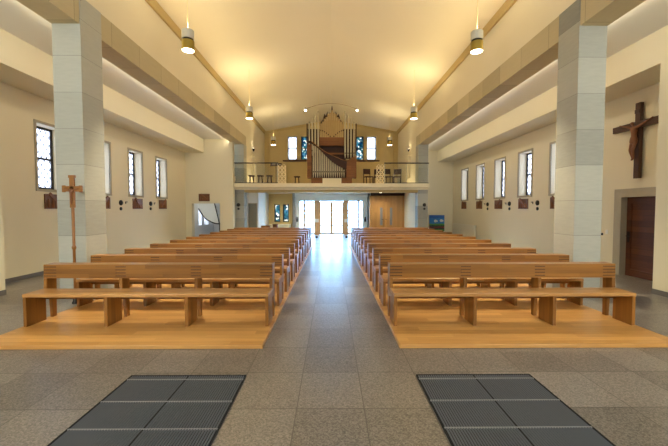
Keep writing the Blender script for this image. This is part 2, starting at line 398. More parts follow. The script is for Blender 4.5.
struct(MB().box(-3.05, 3.05, YB - .12, YB, 4.54, 4.62).build('trim_4', M['redwood']), 'brown ledge under the gallery windows', 'ledge')
# gallery slab
mb = MB()
mb.prism([(16.50, 2.56), (16.50, 2.75), (22.3, 2.75), (22.3, 2.46), (16.72, 2.46), (16.72, 2.52)], 'X', -4.62, 4.62)
struct(mb.build('slab_gallery', M['ivory']), 'pale gallery floor slab spanning the nave', 'gallery')
mb = MB(); mb.box(-4.2, 4.2, 16.95, 17.25, 2.34, 2.46)
struct(mb.build('trim_5', M['cove']), 'ochre edge beam under the gallery front', 'trim')
# entrance walls under the gallery
mb = MB(); mb.box(-4.6, -3.74, 18.0, 18.3, 0, 2.46); mb.box(-4.04, -3.74, 18.3, 21.0, 0, 2.46)
struct(mb.build('wall_porch_left', M['white']), 'white wall with a grey door under the gallery', 'wall')
mb = holes_wall(MB(), 'Y', 21.0, 21.3, -4.04, -2.2, 0, 2.46, [(-3.42, -3.06, .76, 1.82), (-2.90, -2.54, .76, 1.82)])
struct(mb.build('wall_entrance_left', M['yellow']), 'yellow wall with blue stained windows', 'wall')
mb = holes_wall(MB(), 'Y', 20.9, 21.2, -2.2, 2.2, 0, 2.46, [(-1.88, 1.88, 0, 2.03)])
struct(mb.build('wall_entrance', M['white']), 'pale grey surround of the glazed entrance', 'wall')
mb = MB(); mb.box(-2.28, -2.14, 20.6, 20.9, 0, 2.46).box(2.14, 2.28, 20.6, 20.9, 0, 2.46)
struct(mb.build('trim_6', M['bluegrey']), 'dark grey posts flanking the glazed entrance', 'trim')
struct(MB().box(-2.14, 2.14, 20.62, 20.9, 2.26, 2.46).build('trim_7', M['white']), 'white lintel over the glazed entrance', 'trim')
struct(MB().box(2.28, 4.2, 20.04, 20.3, 2.30, 2.46).build('trim_8', M['organdark']), 'dark frame around the wood panelled doors', 'trim')

struct(MB().box(2.2, 4.6, 20.92, 21.2, 0, 2.46).build('wall_entrance_right', M['white']), 'wall right of the glazed entrance behind the oak door', 'wall')
# ------------------------------------------------------------------ aisle windows
def clip_line(p, d, x0, x1, y0, y1):
    t0, t1 = -1e9, 1e9
    for a, b, lo, hi in ((p[0], d[0], x0, x1), (p[1], d[1], y0, y1)):
        if abs(b) < 1e-9:
            if not lo <= a <= hi: return None
            continue
        u, v = sorted(((lo - a) / b, (hi - a) / b)); t0 = max(t0, u); t1 = min(t1, v)
    if t1 - t0 < 0.01: return None
    return (p[0] + d[0] * t0, p[1] + d[1] * t0), (p[0] + d[0] * t1, p[1] + d[1] * t1)
ordw = ['first', 'second', 'third', 'fourth', 'fifth', 'sixth', 'seventh', 'eighth', 'ninth', 'tenth', 'eleventh']
wn = 0
for sgn, side in ((-1, 'left'), (1, 'right')):
    ks = range(0, 4) if sgn < 0 else range(1, 6)
    for idx, k in enumerate(ks):
        wn += 1; y = winY[k]
        a, b, c, d = y, y + WIN_W, WZ0, WZ1
        def bx(mb, p, q, *r): mb.box(min(sgn * p, sgn * q), max(sgn * p, sgn * q), *r)
        mb = MB()
        for r in ((a, b, c, c + SUR), (a, b, d - SUR, d), (a, a + SUR, c + SUR, d - SUR), (b - SUR, b, c + SUR, d - SUR)):
            bx(mb, AX - .02, AX + .02, *r)
        root = mb.build('window_%d' % wn, M['surround'])
        struct(root, 'narrow leaded window, %s from the near end of the %s aisle wall' % (ordw[idx], side), 'window')
        a, b, c, d = a + SUR, b - SUR, c + SUR, d - SUR; px = AX + .29
        mb = MB(); t = .055; m_ = c + (d - c) * .48
        for r in ((a, b, c, c + t), (a, b, d - t, d), (a, a + t, c + t, d - t), (b - t, b, c + t, d - t), (a + t, b - t, m_, m_ + .05)):
            bx(mb, px - .025, px + .025, *r)
        mb.build('steel_frame', M['black'], root)
        mb = MB(); bx(mb, px + .004, px + .010, a, b, c, d); mb.build('pane', M['pane'], root)
        mb = MB()
        for dirn in (1, -1):
            for i in range(-14, 24):
                cl = clip_line((a, c + i * .2), (1, dirn * 1.25), a, b, c, d)
                if cl:
                    (y1, z1), (y2, z2) = cl; v = Vector((0, y2 - y1, z2 - z1)); L = v.length / 2; v.normalize()
                    mb.obox((sgn * px, (y1 + y2) / 2, (z1 + z2) / 2), (1, 0, 0), v, Vector((1, 0, 0)).cross(v), .006, L, .006)
        mb.build('leading', M['lead'], root)
        area('daylight', (sgn * (px + .08), (a + b) / 2, (c + d) / 2), (b - a, d - c), (R(90), 0, R(90) * (1 if sgn > 0 else -1)), 1, (1, 1, 1), portal=True)
def flat_window(x0, x1, z0, z1, y, mat, label, mull=True, framecol=None):
    global wn
    wn += 1; t = .055
    mb = MB()
    for r in ((x0, x1, z0, z0 + t), (x0, x1, z1 - t, z1), (x0, x0 + t, z0 + t, z1 - t), (x1 - t, x1, z0 + t, z1 - t)):
        mb.box(r[0], r[1], y - .03, y + .03, r[2], r[3])
    if mull: mb.box(x0 + t, x1 - t, y - .03, y + .03, (z0 + z1) / 2 - .02, (z0 + z1) / 2 + .02)
    root = mb.build('window_%d' % wn, framecol or M['lead']); struct(root, label, 'window')
    MB().box(x0 + t, x1 - t, y - .004, y + .004, z0 + t, z1 - t).build('pane', mat, root)
    area('daylight', ((x0 + x1) / 2, y + .12, (z0 + z1) / 2), (x1 - x0, z1 - z0), (R(-90), 0, 0), 1, (1, 1, 1), portal=True)
for (h, m_, lab) in zip(bw, ('pane', 'blueglass', 'blueglass', 'pane'),
        ('clear tall gallery window left of the organ, outer one', 'blue stained gallery window just left of the organ', 'blue stained gallery window just right of the organ', 'clear tall gallery window right of the organ, outer one')):
    flat_window(*h, YB + .2, M[m_], lab)
flat_window(-3.42, -3.06, .76, 1.82, 21.15, M['blueglass'], 'blue stained window in the yellow wall, one by the white wall', False)
flat_window(-2.90, -2.54, .76, 1.82, 21.15, M['blueglass'], 'blue stained window in the yellow wall, one by the entrance', False)
for (a, b, c, d), lab in zip(HW, ('narrow bright stair hall window, one nearer the opening', 'bright stair hall window, one farther from the opening')):
    wn += 1; mb = MB()
    for r in ((a, b, c, c + .04), (a, b, d - .04, d), (a, a + .04, c, d), (b - .04, b, c, d)): mb.box(-6.98, -6.94, *r)
    root = mb.build('window_%d' % wn, M['white']); struct(root, lab, 'window')
    MB().box(-6.965, -6.955, a + .04, b - .04, c + .04, d - .04).build('pane', M['pane'], root)
    area('daylight', (-7.05, (a + b) / 2, (c + d) / 2), (b - a, d - c), (R(90), 0, -R(90)), 1, (1, 1, 1), portal=True)
l = bpy.data.lights.new('stair_hall_fill', 'POINT'); l.energy = 12; l.color = (.92, .96, 1); l.shadow_soft_size = .1  # added fill, hidden above the opening to brighten the stair flight
o = bpy.data.objects.new('stair_hall_fill', l); C.objects.link(o); o.location = Vector((-5.6, 17.0, 2.6)) * S

# ------------------------------------------------------------------ doors
mb = MB(); a, b, zt = DOOR[0], DOOR[1], DOOR[3]
for r in ((a - .18, a, 0, zt + .17), (b, b + .18, 0, zt + .17), (a, b, zt, zt + .17)): mb.box(AX - .025, AX + .36, *r) if False else mb.box(AX - .025, AX + .002, *r)
for r in ((a, a + .02, 0, zt), (b - .02, b, 0, zt), (a + .02, b - .02, zt - .02, zt)): mb.box(AX - .025, AX + .2, *r)
d1 = mb.build('door_1', M['surround']); struct(d1, 'dark red brown wooden door in a stone surround under the crucifix', 'door')
mb = MB(); mb.box(AX + .14, AX + .20, a + .02, b - .02, 0.0, zt - .02)
for r in ((a + .02, a + .14, 0, zt - .02), (b - .14, b - .02, 0, zt - .02), (a + .14, b - .14, zt - .16, zt - .02), (a + .14, b - .14, 0.0, .16)): mb.box(AX + .12, AX + .14, *r)
leaf = mb.build('leaf', M['redwood'], d1)
mb = MB().box(AX + .105, AX + .12, b - .11, b - .06, .78, 1.02); mb.tube([(AX + .11, b - .085, .92), (AX + .06, b - .085, .92), (AX + .06, b - .20, .92)], .010)
mb.build('handle', M['black'], leaf)

# glazed entrance
zt = 2.03
mb = MB()
for x0, x1 in ((-1.02, -.70), (.74, 1.02), (-1.66, -1.55), (1.57, 1.68)): mb.box(x0, x1, 20.98, 21.08, 0, zt)
mb.box(-1.88, 1.88, 20.98, 21.08, zt - .03, zt)
d2 = mb.build('door_2', M['oakfit']); struct(d2, 'bright glazed timber entrance at the end of the aisle', 'door')
for x0, x1, hx in ((-.70, .02, -.04), (.02, .74, .08)):
    mb = MB(); t = .075
    for r in ((x0, x0 + t, .02, zt - .05), (x1 - t, x1, .02, zt - .05), (x0 + t, x1 - t, .02, .12), (x0 + t, x1 - t, zt - .1, zt - .05), (x0 + t, x1 - t, .53, .60), (x0 + t, x1 - t, 1.42, 1.47)):
        mb.box(r[0], r[1], 20.99, 21.06, r[2], r[3])
    lf = mb.build('leaf', M['oakfit'], d2)
    MB().box(x0 + t, x1 - t, 21.02, 21.028, .12, zt - .1).build('pane', M['clear'], lf)
    MB().tube([(hx, 20.99, .80), (hx, 20.92, .80), (hx, 20.92, 1.12), (hx, 20.99, 1.12)], .012).build('handle', M['greymetal'], lf)
for s_ in (-1, 1):
    x0, x1 = sorted((s_ * 1.02, s_ * 1.56)); mb = MB()
    zi, zo = zt - .06, zt - .22
    za, zb = (zo, zi) if s_ < 0 else (zi, zo)
    mb.prism([(x0, za - .08), (x1, zb - .08), (x1, zb), (x0, za)], 'Y', 20.99, 21.06)
    mb.box(x0, x1, 20.99, 21.06, .02, .12); mb.box(x0, x1, 20.99, 21.06, .53, .60); mb.box(x0, x1, 20.99, 21.06, 1.42, 1.47)
    sl = mb.build('sidelight', M['oakfit'], d2)
    MB().box(x0, x1, 21.02, 21.028, .12, zt - .08).build('pane', M['clear'], sl)
    xa, xb = sorted((s_ * 1.68, s_ * 1.88))
    MB().box(xa, xb, 21.02, 21.028, 0, zt - .03).build('edge_pane', M['clear'], d2)
area('daylight', (0, 21.35, 1.0), (3.7, 2.0), (R(-90), 0, 0), 1, (1, 1, 1), portal=True)

MB().box(-.98, -.74, 20.965, 20.98, .74, .95).build('sign_plate', M['white'], d2); MB().box(.78, .98, 20.965, 20.98, .74, .95).build('sign_plate', M['white'], d2)
# wood panelled double door under the gallery
mb = MB().box(2.20, 4.2, 20.10, 20.3, 0, 2.30)
d3 = mb.build('door_3', M['oakdoor']); struct(d3, 'oak panelled wall with a double door right of the glazed entrance', 'door')
for x0, x1, g0 in ((2.34, 3.02, 2.80), (3.06, 3.74, 3.36)):
    lf = MB().box(x0, x1, 20.06, 20.10, .02, 1.94).build('leaf', M['oakdoor'], d3, bevel=.006)
    MB().box(g0, g0 + .14, 20.053, 20.062, .62, 1.62).build('glazing', M['bluegrey'], lf)
    hx = 2.99 if x0 < 3 else 3.09
    MB().tube([(hx, 20.06, .95), (hx, 20.01, .95), (hx - .1 * (1 if x0 < 3 else -1), 20.01, .95)], .012).build('handle', M['black'], lf)
# grey door under the gallery
mb = MB()
for r in ((-4.34, -4.30, 0, 1.84), (-3.84, -3.80, 0, 1.84), (-4.30, -3.84, 1.80, 1.84)): mb.box(r[0], r[1], 17.97, 18.0, r[2], r[3])
d4 = mb.build('door_4', M['surround']); struct(d4, 'plain grey door in the white wall under the gallery', 'door')
MB().box(-4.30, -3.84, 17.985, 18.0, 0, 1.80).build('leaf', M['doorgrey'], d4)

# ------------------------------------------------------------------ platforms and pews
PZ, PX0, PX1 = 0.045, 0.756, 3.93
NROW, PITCH, PY = 11, 0.93, 4.40
for s_, side in ((-1, 'left'), (1, 'right')):
    o = MB().box(min(s_ * PX0, s_ * PX1), max(s_ * PX0, s_ * PX1), 3.80, 14.9, 0.001, PZ).build('wood_platform', M['oakfloor'], bevel=.004)
    tag(o, 'low honey coloured wooden platform under the pews %s of the aisle' % side, 'platform', 'pew platforms')
PL = 3.10
def make_pew():
    r = thing('pew', (0, 0, 0), 'oak church pew', 'pew', 'oak pews')
    h = PL / 2
    MB().box(-h, h, 0, .335, .378, .42).build('seat', M['oakseat_lit'], r, bevel=.006)
    FZ = lambda z: .34 + (z - .44) * .025
    mb = MB(); mb.prism([(FZ(.555), .555), (.515, .555), (.53, .742), (FZ(.742), .742)], 'X', -h, h)
    mb.mi = 1
    for i in range(4):
        xc = -h + .02 + i * (PL - .04) / 3
        xa, xb = max(-h + .002, xc - (.07 if 0 < i < 3 else .15)), min(h - .002, xc + (.07 if 0 < i < 3 else .15))
        for z in (.580, .621, .662, .703): mb.prism([(FZ(z) - .0015, z), (FZ(z) + .01, z), (FZ(z + .014) + .01, z + .014), (FZ(z + .014) - .0015, z + .014)], 'X', xa, xb)
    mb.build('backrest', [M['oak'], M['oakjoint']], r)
    MB().box(-h + .04, h - .04, .290, .320, .285, .378).build('apron', M['oak'], r)
    for i in range(4):
        x = -h + i * (PL - .04) / 3
        mb = MB(); mb.prism([(.012, 0), (.32, 0), (.32, .378), (.012, .378)], 'X', x, x + .04)
        mb.prism([(.435, 0), (.50, 0), (.515, .553), (.342, .553), (.336, .42), (.32, .378), (.32, .30), (.42, .30)], 'X', x, x + .04)
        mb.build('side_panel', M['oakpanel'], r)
    return r
pew0 = make_pew()
for s_, side in ((-1, 'left'), (1, 'right')):
    for k in range(NROW):
        lab = 'oak pew %s of the aisle, %s row from the front' % (side, ordw[k]) if k else 'frontmost oak pew %s of the aisle, its whole seat in view' % side
        if k == NROW - 1: lab = 'oak pew %s of the aisle in the last row before the entrance' % side
        loc = (s_ * 2.35, PY + PITCH * k, PZ)
        if s_ < 0 and k == 0: pew0.location = Vector(loc) * S; pew0['label'] = lab; p = pew0
        else: p = dup(pew0, loc, lab)
        p['group'] = 'oak pews %s of the aisle' % side

# ------------------------------------------------------------------ floor grates
for s_, side in ((-1, 'left'), (1, 'right')):
    x0, x1 = sorted((s_ * .79, s_ * 1.83))
    g = thing('floor_grate', (0, 0, 0), 'dark ribbed metal grating in the floor, %s of the two' % side, 'grate', 'floor gratings')
    MB().box(x0, x1, 1.68, 3.165, 0.0005, .003).build('bed', M['pit'], g)
    mb = MB()
    ys = [1.68, 2.03, 2.385, 2.735, 3.095]
    for y in ys[1:]: mb.box(x0, x1, y - .004, y + .004, .003, .0135)
    mb.build('cross_strip', M['grateline'], g)
    mb = MB(); xm = (x0 + x1) / 2
    mb.box(x0 - .008, x0, 1.68, 3.173, .001, .013).box(x1, x1 + .008, 1.68, 3.173, .001, .013).box(x0, x1, 3.165, 3.173, .001, .013).box(xm - .004, xm + .004, 1.68, 3.165, .003, .010)
    mb.build('rim', M['pit'], g)
    for y0, y1 in list(zip(ys, ys[1:])) + [(3.095, 3.163)]:
        for xa, xb in ((x0, xm), (xm, x1)):
            mb = MB(); n = 26; st = (xb - xa - .012) / n
            for i in range(n): mb.box(xa + .006 + i * st + st * .25, xa + .006 + i * st + st * .75, y0 + .004, y1 - .004, .003, .012)
            mb.build('bar_panel', M['gratebar'], g)

# ------------------------------------------------------------------ pendants
def make_pendant():
    r = thing('pendant_lamp', (0, 0, 0), 'pendant', 'lamp', 'nave pendants')
    MB().lathe([(.124, .235), (.124, .40), (.118, .41), (.02, .415)], n=32).build('upper_shade', M['greymetal'], r, smooth=True)
    MB().lathe([(.108, .19), (.108, .235)], n=32).build('collar', M['black'], r, smooth=True)
    MB().lathe([(.128, .0), (.128, .19), (.10, .191)], n=32).build('lower_shade', M['brass'], r, smooth=True)
    MB().lathe([(.118, -.004), (.118, .004)], n=32).build('lamp_disc', M['lamp'], r)
    MB().lathe([(.006, .41), (.006, 1.77)], n=8).build('cord', M['cable'], r)
    return r
pos = [(-3.0, 7.5), (-3.0, 13.0), (-3.0, 18.3), (3.07, 7.5), (3.04, 13.0), (3.04, 18.3)]
pend = None
for i, (x, y) in enumerate(pos):
    side = 'left' if x < 0 else 'right'
    lab = ['largest pendant lamp hanging on the %s side of the nave', 'pendant lamp hanging midway along the %s side of the nave', 'small far pendant lamp hanging over the gallery on the %s'][i % 3] % side
    if pend is None: pend = make_pendant(); pend.location = Vector((x, y, 4.86)) * S; pend['label'] = lab
    else: dup(pend, (x, y, 4.86), lab)
for x, y in pos:
    l = bpy.data.lights.new('pendant_downlight', 'SPOT'); l.energy = 950 if y < 16 else 380; l.color = (1, .87, .58); l.spot_size = R(92); l.spot_blend = .7; l.shadow_soft_size = .11
    o = bpy.data.objects.new('pendant_downlight', l); C.objects.link(o); o.location = Vector((x, y, 4.83)) * S
    l = bpy.data.lights.new('pendant_uplight', 'SPOT'); l.energy = 40; l.color = (1, .85, .52); l.spot_size = R(170); l.spot_blend = 1; l.shadow_soft_size = .10
    o = bpy.data.objects.new('pendant_uplight', l); C.objects.link(o); o.location = Vector((x, y, 5.32)) * S; o.rotation_euler = (R(180), 0, 0)

# ------------------------------------------------------------------ crucifix on the right wall
cy, cx = 7.62, AX - .05
cr = thing('crucifix', (AX, cy, 2.24), 'large dark wooden crucifix with carved figure on wall above the door', 'crucifix')
MB().box(-.11, -.03, -.065, .065, -.03, 1.60).build('upright', M['crossdark'], cr, bevel=.006)
MB().box(-.115, -.035, -.66, .66, 1.06, 1.20).build('crossbar', M['crossdark'], cr, bevel=.006)
MB().box(-.13, -.110, -.055, .055, 1.37, 1.45).build('title_board', M['crossdark'], cr)
def skin_figure(name, verts, edges, mat, parent, scale=1.0, root=0):
    me = bpy.data.meshes.new(name)
    me.from_pydata([Vector(v[:3]) * S * scale for v in verts], edges, [])
    o = bpy.data.objects.new(name, me); C.objects.link(o); o.parent = parent
    md = o.modifiers.new('skin', 'SKIN'); md.use_smooth_shade = True
    sv = me.skin_vertices[0].data
    for i, v in enumerate(verts):
        r = v[3] * S * scale; r2 = (v[4] if len(v) > 4 else v[3]) * S * scale
        sv[i].radius = (r, r2); sv[i].use_root = (i == root)
    sd = o.modifiers.new('sub', 'SUBSURF'); sd.levels = 2; sd.render_levels = 2
    me.materials.append(mat)
    return o
def corpus(parent, k, ox, oz, mat):
    # x: out of the wall (negative), y: along the wall, z: up. pelvis at root
    V = [(-.10, 0, .62, .070), (-.105, 0, .74, .066), (-.105, 0, .86, .082), (-.10, 0, .96, .070), (-.105, .01, 1.02, .032), (-.135, .03, 1.10, .056, .05), (-.145, .035, 1.15, .045, .045),
         (-.09, .12, .985, .040), (-.075, .30, 1.06, .030), (-.065, .50, 1.13, .022), (-.07, .57, 1.15, .022),
         (-.09, -.12, .985, .040), (-.075, -.30, 1.06, .030), (-.065, -.50, 1.13, .022), (-.07, -.57, 1.15, .022),
         (-.105, .055, .55, .056), (-.16, .05, .31, .042), (-.10, .02, .08, .028), (-.15, .015, .02, .024),
         (-.105, -.055, .55, .056), (-.165, -.045, .31, .042), (-.11, -.02, .08, .028), (-.165, -.015, .02, .024)]
    E = [(0, 1), (1, 2), (2, 3), (3, 4), (4, 5), (5, 6), (3, 7), (7, 8), (8, 9), (9, 10), (3, 11), (11, 12), (12, 13), (13, 14), (0, 15), (15, 16), (16, 17), (17, 18), (0, 19), (19, 20), (20, 21), (21, 22)]
    o = skin_figure('corpus', V, E, mat, parent, k)
    o.location = Vector((ox, .02, oz)) * S
    return o
co = corpus(cr, .74, -.085, .345, M['carved'])
mb = MB().lathe([(.085, .50), (.098, .56), (.092, .64), (.078, .70)], c=(-.105, 0, 0), n=16)
lc = mb.build('loincloth', M['carved'], co, smooth=True); lc.scale = (.74, .74, .74)

# processional cross in front of the left column
pc = thing('processional_cross', (-4.18, 5.70, 0), 'gilded brown processional cross on a tall staff before the left column', 'cross')
MB().lathe([(.05, 0), (.05, .02), (.035, .045), (.03, .12), (.022, .14)], n=24).build('base', M['black'], pc, smooth=True)
MB().lathe([(.021, .12), (.021, .88), (.032, .90), (.032, .93), (.021, .95), (.023, 1.60)], n=14).build('staff', M['goldwood'], pc, smooth=True)
mb = MB().box(-.038, .038, -.018, .018, 1.56, 2.08); mb.box(-.15, .15, -.018, .018, 1.82, 1.91)
mb.box(-.05, .05, -.022, .022, 2.04, 2.085).box(-.155, -.115, -.022, .022, 1.81, 1.92).box(.115, .155, -.022, .022, 1.81, 1.92)
mb.build('cross_head', M['goldwood'], pc, bevel=.006)
V = [(0, -.03, 1.76, .018), (0, -.03, 1.82, .021), (0, -.03, 1.85, .012), (0, -.036, 1.875, .016), (.05, -.026, 1.855, .009), (.12, -.024, 1.87, .007), (-.05, -.026, 1.855, .009), (-.12, -.024, 1.87, .007), (0, -.036, 1.69, .014), (0, -.03, 1.62, .009)]
E = [(0, 1), (1, 2), (2, 3), (1, 4), (4, 5), (1, 6), (6, 7), (0, 8), (8, 9)]
f = skin_figure('corpus', V, E, M['carved'], pc)

# ------------------------------------------------------------------ relief plaques and wall sconces
def plaque(x, y, z, sgn, label, w_=.60, h_=.35, facing='X'):
    seed = int(abs(x * 13 + y * 7))
    rnd = random.Random(seed)
    t = thing('relief_plaque', (x, y, z), label, 'plaque', 'carved station plaques')
    def b(mb, u0, u1, z0, z1, t0, t1):
        if facing == 'X': mb.box(*sorted((-sgn * t0, -sgn * t1)), u0, u1, z0, z1)
        else: mb.box(u0, u1, *sorted((-t0, -t1)), z0, z1)
        return mb
    b(MB(), -w_ / 2, w_ / 2, -h_ / 2, h_ / 2, .002, .03).build('board', M['plaque'], t)
    mb = MB()
    for i in range(4):
        u = -w_ / 2 + w_ * (.16 + .22 * i); hh = h_ * rnd.uniform(.35, .75)
        n = 10; r = w_ * .05
        prof = [(r * .7, -h_ * .42), (r, -h_ * .2), (r * .8, -h_ * .42 + hh * .75), (r * .45, -h_ * .42 + hh * .8), (r * .6, -h_ * .42 + hh * .92), (r * .2, -h_ * .42 + hh)]
        c = (-sgn * .042, u, 0) if facing == 'X' else (u, -.042, 0)
        mb.lathe(prof, c=c, n=n)
    a = rnd.choice((-1, 1)) * .7
    c = (-sgn * .045, 0, h_ * .1) if facing == 'X' else (0, -.045, h_ * .1)
    ax = (1, 0, 0) if facing == 'X' else (0, 1, 0); u = Vector((0, math.cos(a), math.sin(a))) if facing == 'X' else Vector((math.cos(a), 0, math.sin(a)))
    mb.obox(c, ax, u, Vector(ax).cross(u), .014, w_ * .40, w_ * .06)
    mb.build('relief_figures', M['carved'], t, smooth=True)
    return t
plk = 0
for sgn, side in ((-1, 'left'), (1, 'right')):
    ks = range(0, 4) if sgn < 0 else range(1, 6)
    for idx, k in enumerate(ks):
        plaque(sgn * AX, winY[k] + .52, 1.72, sgn, 'square brown carved plaque under the %s window of the %s aisle wall' % (ordw[idx], side))
plaque(-5.88, 16.3, 2.07, -1, 'brown carved plaque above the stair opening', .5, .34, 'Y')
def sconce(x, y, sgn, label, facing='X'):
    t = thing('wall_sconce', (x, y, 1.74), label, 'sconce', 'dark wall sconces')
    ax = 'X' if facing == 'X' else 'Y'; s2 = -sgn if facing == 'X' else -1
    def pr(l): return [(r, h * s2) for r, h in l]
    MB().lathe(pr([(.085, 0), (.085, .03), (.06, .05), (.03, .06)]), axis=ax, n=20).build('back_plate', M['black'], t, smooth=True)
    MB().lathe(pr([(.055, 0), (.055, .025), (.03, .035)]), c=(0, 0, -.19), axis=ax, n=16).build('lower_disc', M['black'], t, smooth=True)
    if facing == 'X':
        mb = MB(); mb.box(*sorted((0, s2 * .02)), .26, .36, .02, .045).box(*sorted((0, s2 * .02)), .26, .28, -.03, .02); mb.build('dark_mark', M['black'], t)  # small dark mark on the wall beside the sconce
    return t
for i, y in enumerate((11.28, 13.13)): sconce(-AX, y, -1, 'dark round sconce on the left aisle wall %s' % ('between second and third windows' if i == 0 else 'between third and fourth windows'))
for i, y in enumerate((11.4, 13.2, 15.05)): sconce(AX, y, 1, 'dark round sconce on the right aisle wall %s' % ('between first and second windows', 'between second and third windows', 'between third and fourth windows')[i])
sconce(-4.46, 16.9, -1, 'dark round sconce on the left column under the gallery', 'Y')
sconce(4.50, 16.9, 1, 'dark round sconce on the right column under the gallery', 'Y')
# uplights on the gallery side walls
for s_, side in ((-1, 'left'), (1, 'right')):
    t = thing('wall_uplight', (s_ * NX, 18.75, 4.75), 'small glowing wall light above the gallery, %s side' % side, 'wall light', 'gallery wall lights')
    MB().lathe([(.02, -.16), (.05, -.1), (.07, 0)], c=(-s_ * .08, 0, 0), n=16).build('shade', M['black'], t, smooth=True)
    MB().lathe([(.06, .001), (.06, .006)], c=(-s_ * .08, 0, 0), n=16).build('lamp_disc', M['lamp'], t)
    l = bpy.data.lights.new('uplight', 'SPOT'); l.energy = 14; l.color = (1, .84, .55); l.spot_size = R(80); l.spot_blend = 1; l.shadow_soft_size = .05
    o = bpy.data.objects.new('uplight', l); C.objects.link(o); o.location = Vector((s_ * (NX - .1), 18.75, 4.78)) * S; o.rotation_euler = (R(180), 0, 0)
# bracket on the right column, light switch by the door
t = thing('wall_bracket', (4.662, 6.10, 1.02), 'small dark bracket on the outer side of the right front column', 'bracket')
MB().box(0, .10, -.02, .02, .06, .10).build('arm', M['black'], t); MB().box(0, .03, -.025, .025, -.10, .10).build('plate', M['black'], t)
tag(MB().box(-.012, 0, -.035, .035, -.05, .05).build('light_switch', M['white'], loc=(AX, 8.5, .98), bevel=.003), 'small white switch beside the dark door', 'switch')

# ------------------------------------------------------------------ gallery railing
for s_, side in ((-1, 'left'), (1, 'right')):
    t = thing('gallery_railing', (s_ * 3.55, 16.56, 2.75), 'glass gallery railing with dark handrail on the %s of the organ' % side, 'railing', 'gallery railings')
    MB().tube([(-1.05, 0, .95), (1.05, 0, .95)], .03).build('handrail', M['black'], t)
    MB().box(-1.05, 1.05, -.015, .015, .0, .035).build('bottom_rail', M['black'], t)
    MB().box(-1.04, 1.04, -.005, .005, .035, .90).build('glass_panel', M['railglass'], t)
    for x in (-1.03, 0, 1.03):
        MB().box(x - .012, x + .012, .006, .03, 0, .94).build('post', M['greymetal'], t)

# ------------------------------------------------------------------ organ
OY = 17.25
og = thing('pipe_organ', (0.02, OY, 2.75), 'pipe organ with tall pipe towers and a dark curved sweep on the gallery', 'organ')
MB().box(-1.0, 1.0, 0, .9, .0, .32).build('base_case', M['organwood'], og, bevel=.01)
MB().box(-.45, .48, -.02, 0, .05, .30).build('keyboard_panel', M['ivory'], og, bevel=.004)
MB().box(-1.05, 1.05, -.06, .02, -.0, .035).build('plinth_strip', M['bluegrey'], og)
MB().box(-1.20, -.98, 0, .5, .32, 1.95).build('case_post', M['organwood'], og, bevel=.008)
MB().prism([(.72, .32), (1.22, .32), (1.22, 1.42), (1.0, 1.30), (.72, 1.16)], 'Y', .02, .5).build('side_cabinet', M['organwood'], og, bevel=.006)
MB().box(-.62, .64, .34, .9, 1.95, 2.36).build('upper_case', M['organwood'], og, bevel=.01)
MB().box(-.98, .72, .60, .9, .32, 1.95).build('inner_case', M['organdark'], og)
MB().box(-.30, .60, .26, .42, 1.50, 1.58).build('inner_rail', M['organwood'], og)
def pipe(x, y, z0, z1, r, mat, foot=.3):
    mb = MB(); h = z1 - z0; fz = z0 + foot
    mb.lathe([(r * .3, z0), (r, fz), (r, z1 - .02), (r * .96, z1), (r * .8, z1)], c=(x, y, 0), n=18)
    o = mb.build('pipe', mat, og, smooth=True)
    m2 = MB().box(x - r * .55, x + r * .55, y - r * 1.02, y - r * .8, fz + .01, fz + .07); m2.build('pipe_mouth', M['organdark'], o)
    return o
# side towers: rising toward the middle
tops = [3.14, 3.30, 3.46, 3.66]
for i, zt_ in enumerate(tops):
    for s_ in (-1, 1):
        pipe(s_ * (1.10 - .145 * i), .16, 1.42 if s_ < 0 else 1.30, zt_ - .06, .038, M['tin'], .2)
for s_ in (-1, 1):
    MB().box(min(s_ * 1.18, s_ * 1.23), max(s_ * 1.18, s_ * 1.23), .1, .16, 1.3, 2.98).build('tower_post', M['organdark'], og)
# middle pipes: a stepped gable
n = 13
for i in range(n):
    u = (i - (n - 1) / 2) / ((n - 1) / 2)
    pipe(.02 + u * .56, .55 - .10 * (1 - abs(u)), 2.36 - .42 * (1 - abs(u)) ** 1.5, 3.68 - .62 * abs(u) ** 1.1 + (.0 if i % 2 else .03), .043, M['brasspipe'], .34)
for s_ in (-1, 1):
    mb = MB()
    mb.prism([(s_ * .20, 3.74), (s_ * .30, 3.52), (s_ * .36, 3.62), (s_ * .44, 3.34), (s_ * .60, 3.12), (s_ * .60, 3.0), (s_ * .34, 3.3), (s_ * .20, 3.5)], 'Y', .70, .76)
    mb.build('crest', M['organdark'], og)
for s_ in (-1, 1): MB().box(min(s_ * .60, s_ * 1.18), max(s_ * .60, s_ * 1.18), .40, .44, 1.3, 2.78).build('tower_back', M['organdark'], og)
MB().lathe([(.03, 3.66), (.035, 3.8), (.012, 3.95)], c=(.02, .5, 0), n=10).build('finial', M['organdark'], og, smooth=True)
# curved sweep
top = [(-1.22, 2.08), (-1.10, 2.10), (-.98, 2.06), (-.82, 1.94), (-.62, 1.77), (-.40, 1.62), (-.14, 1.47), (.16, 1.33), (.46, 1.20), (.74, 1.12)]
bot = [(.72, .72), (.52, .80), (.28, .92), (.04, 1.08), (-.16, 1.26), (-.36, 1.46), (-.54, 1.64), (-.72, 1.80), (-.92, 1.94), (-1.10, 2.00), (-1.22, 2.02)]
MB().prism(top + bot, 'Y', -.16, -.02).build('curved_sweep', M['organdark'], og)
mb = MB(); mb.tube([(x, -.17, z) for x, z in top[2:]], .016); mb.build('sweep_edge', M['goldwood'], og)
for i in range(15):
    x = -.90 + i * .108
    zt_ = 1.98 - .0 if x < -.9 else max(.62, 1.93 - .5 * (x + .9) - .42 * max(0, x + .45))
    pipe(x, .12, .34, min(zt_, 1.9), .040, M['tin'], .24)
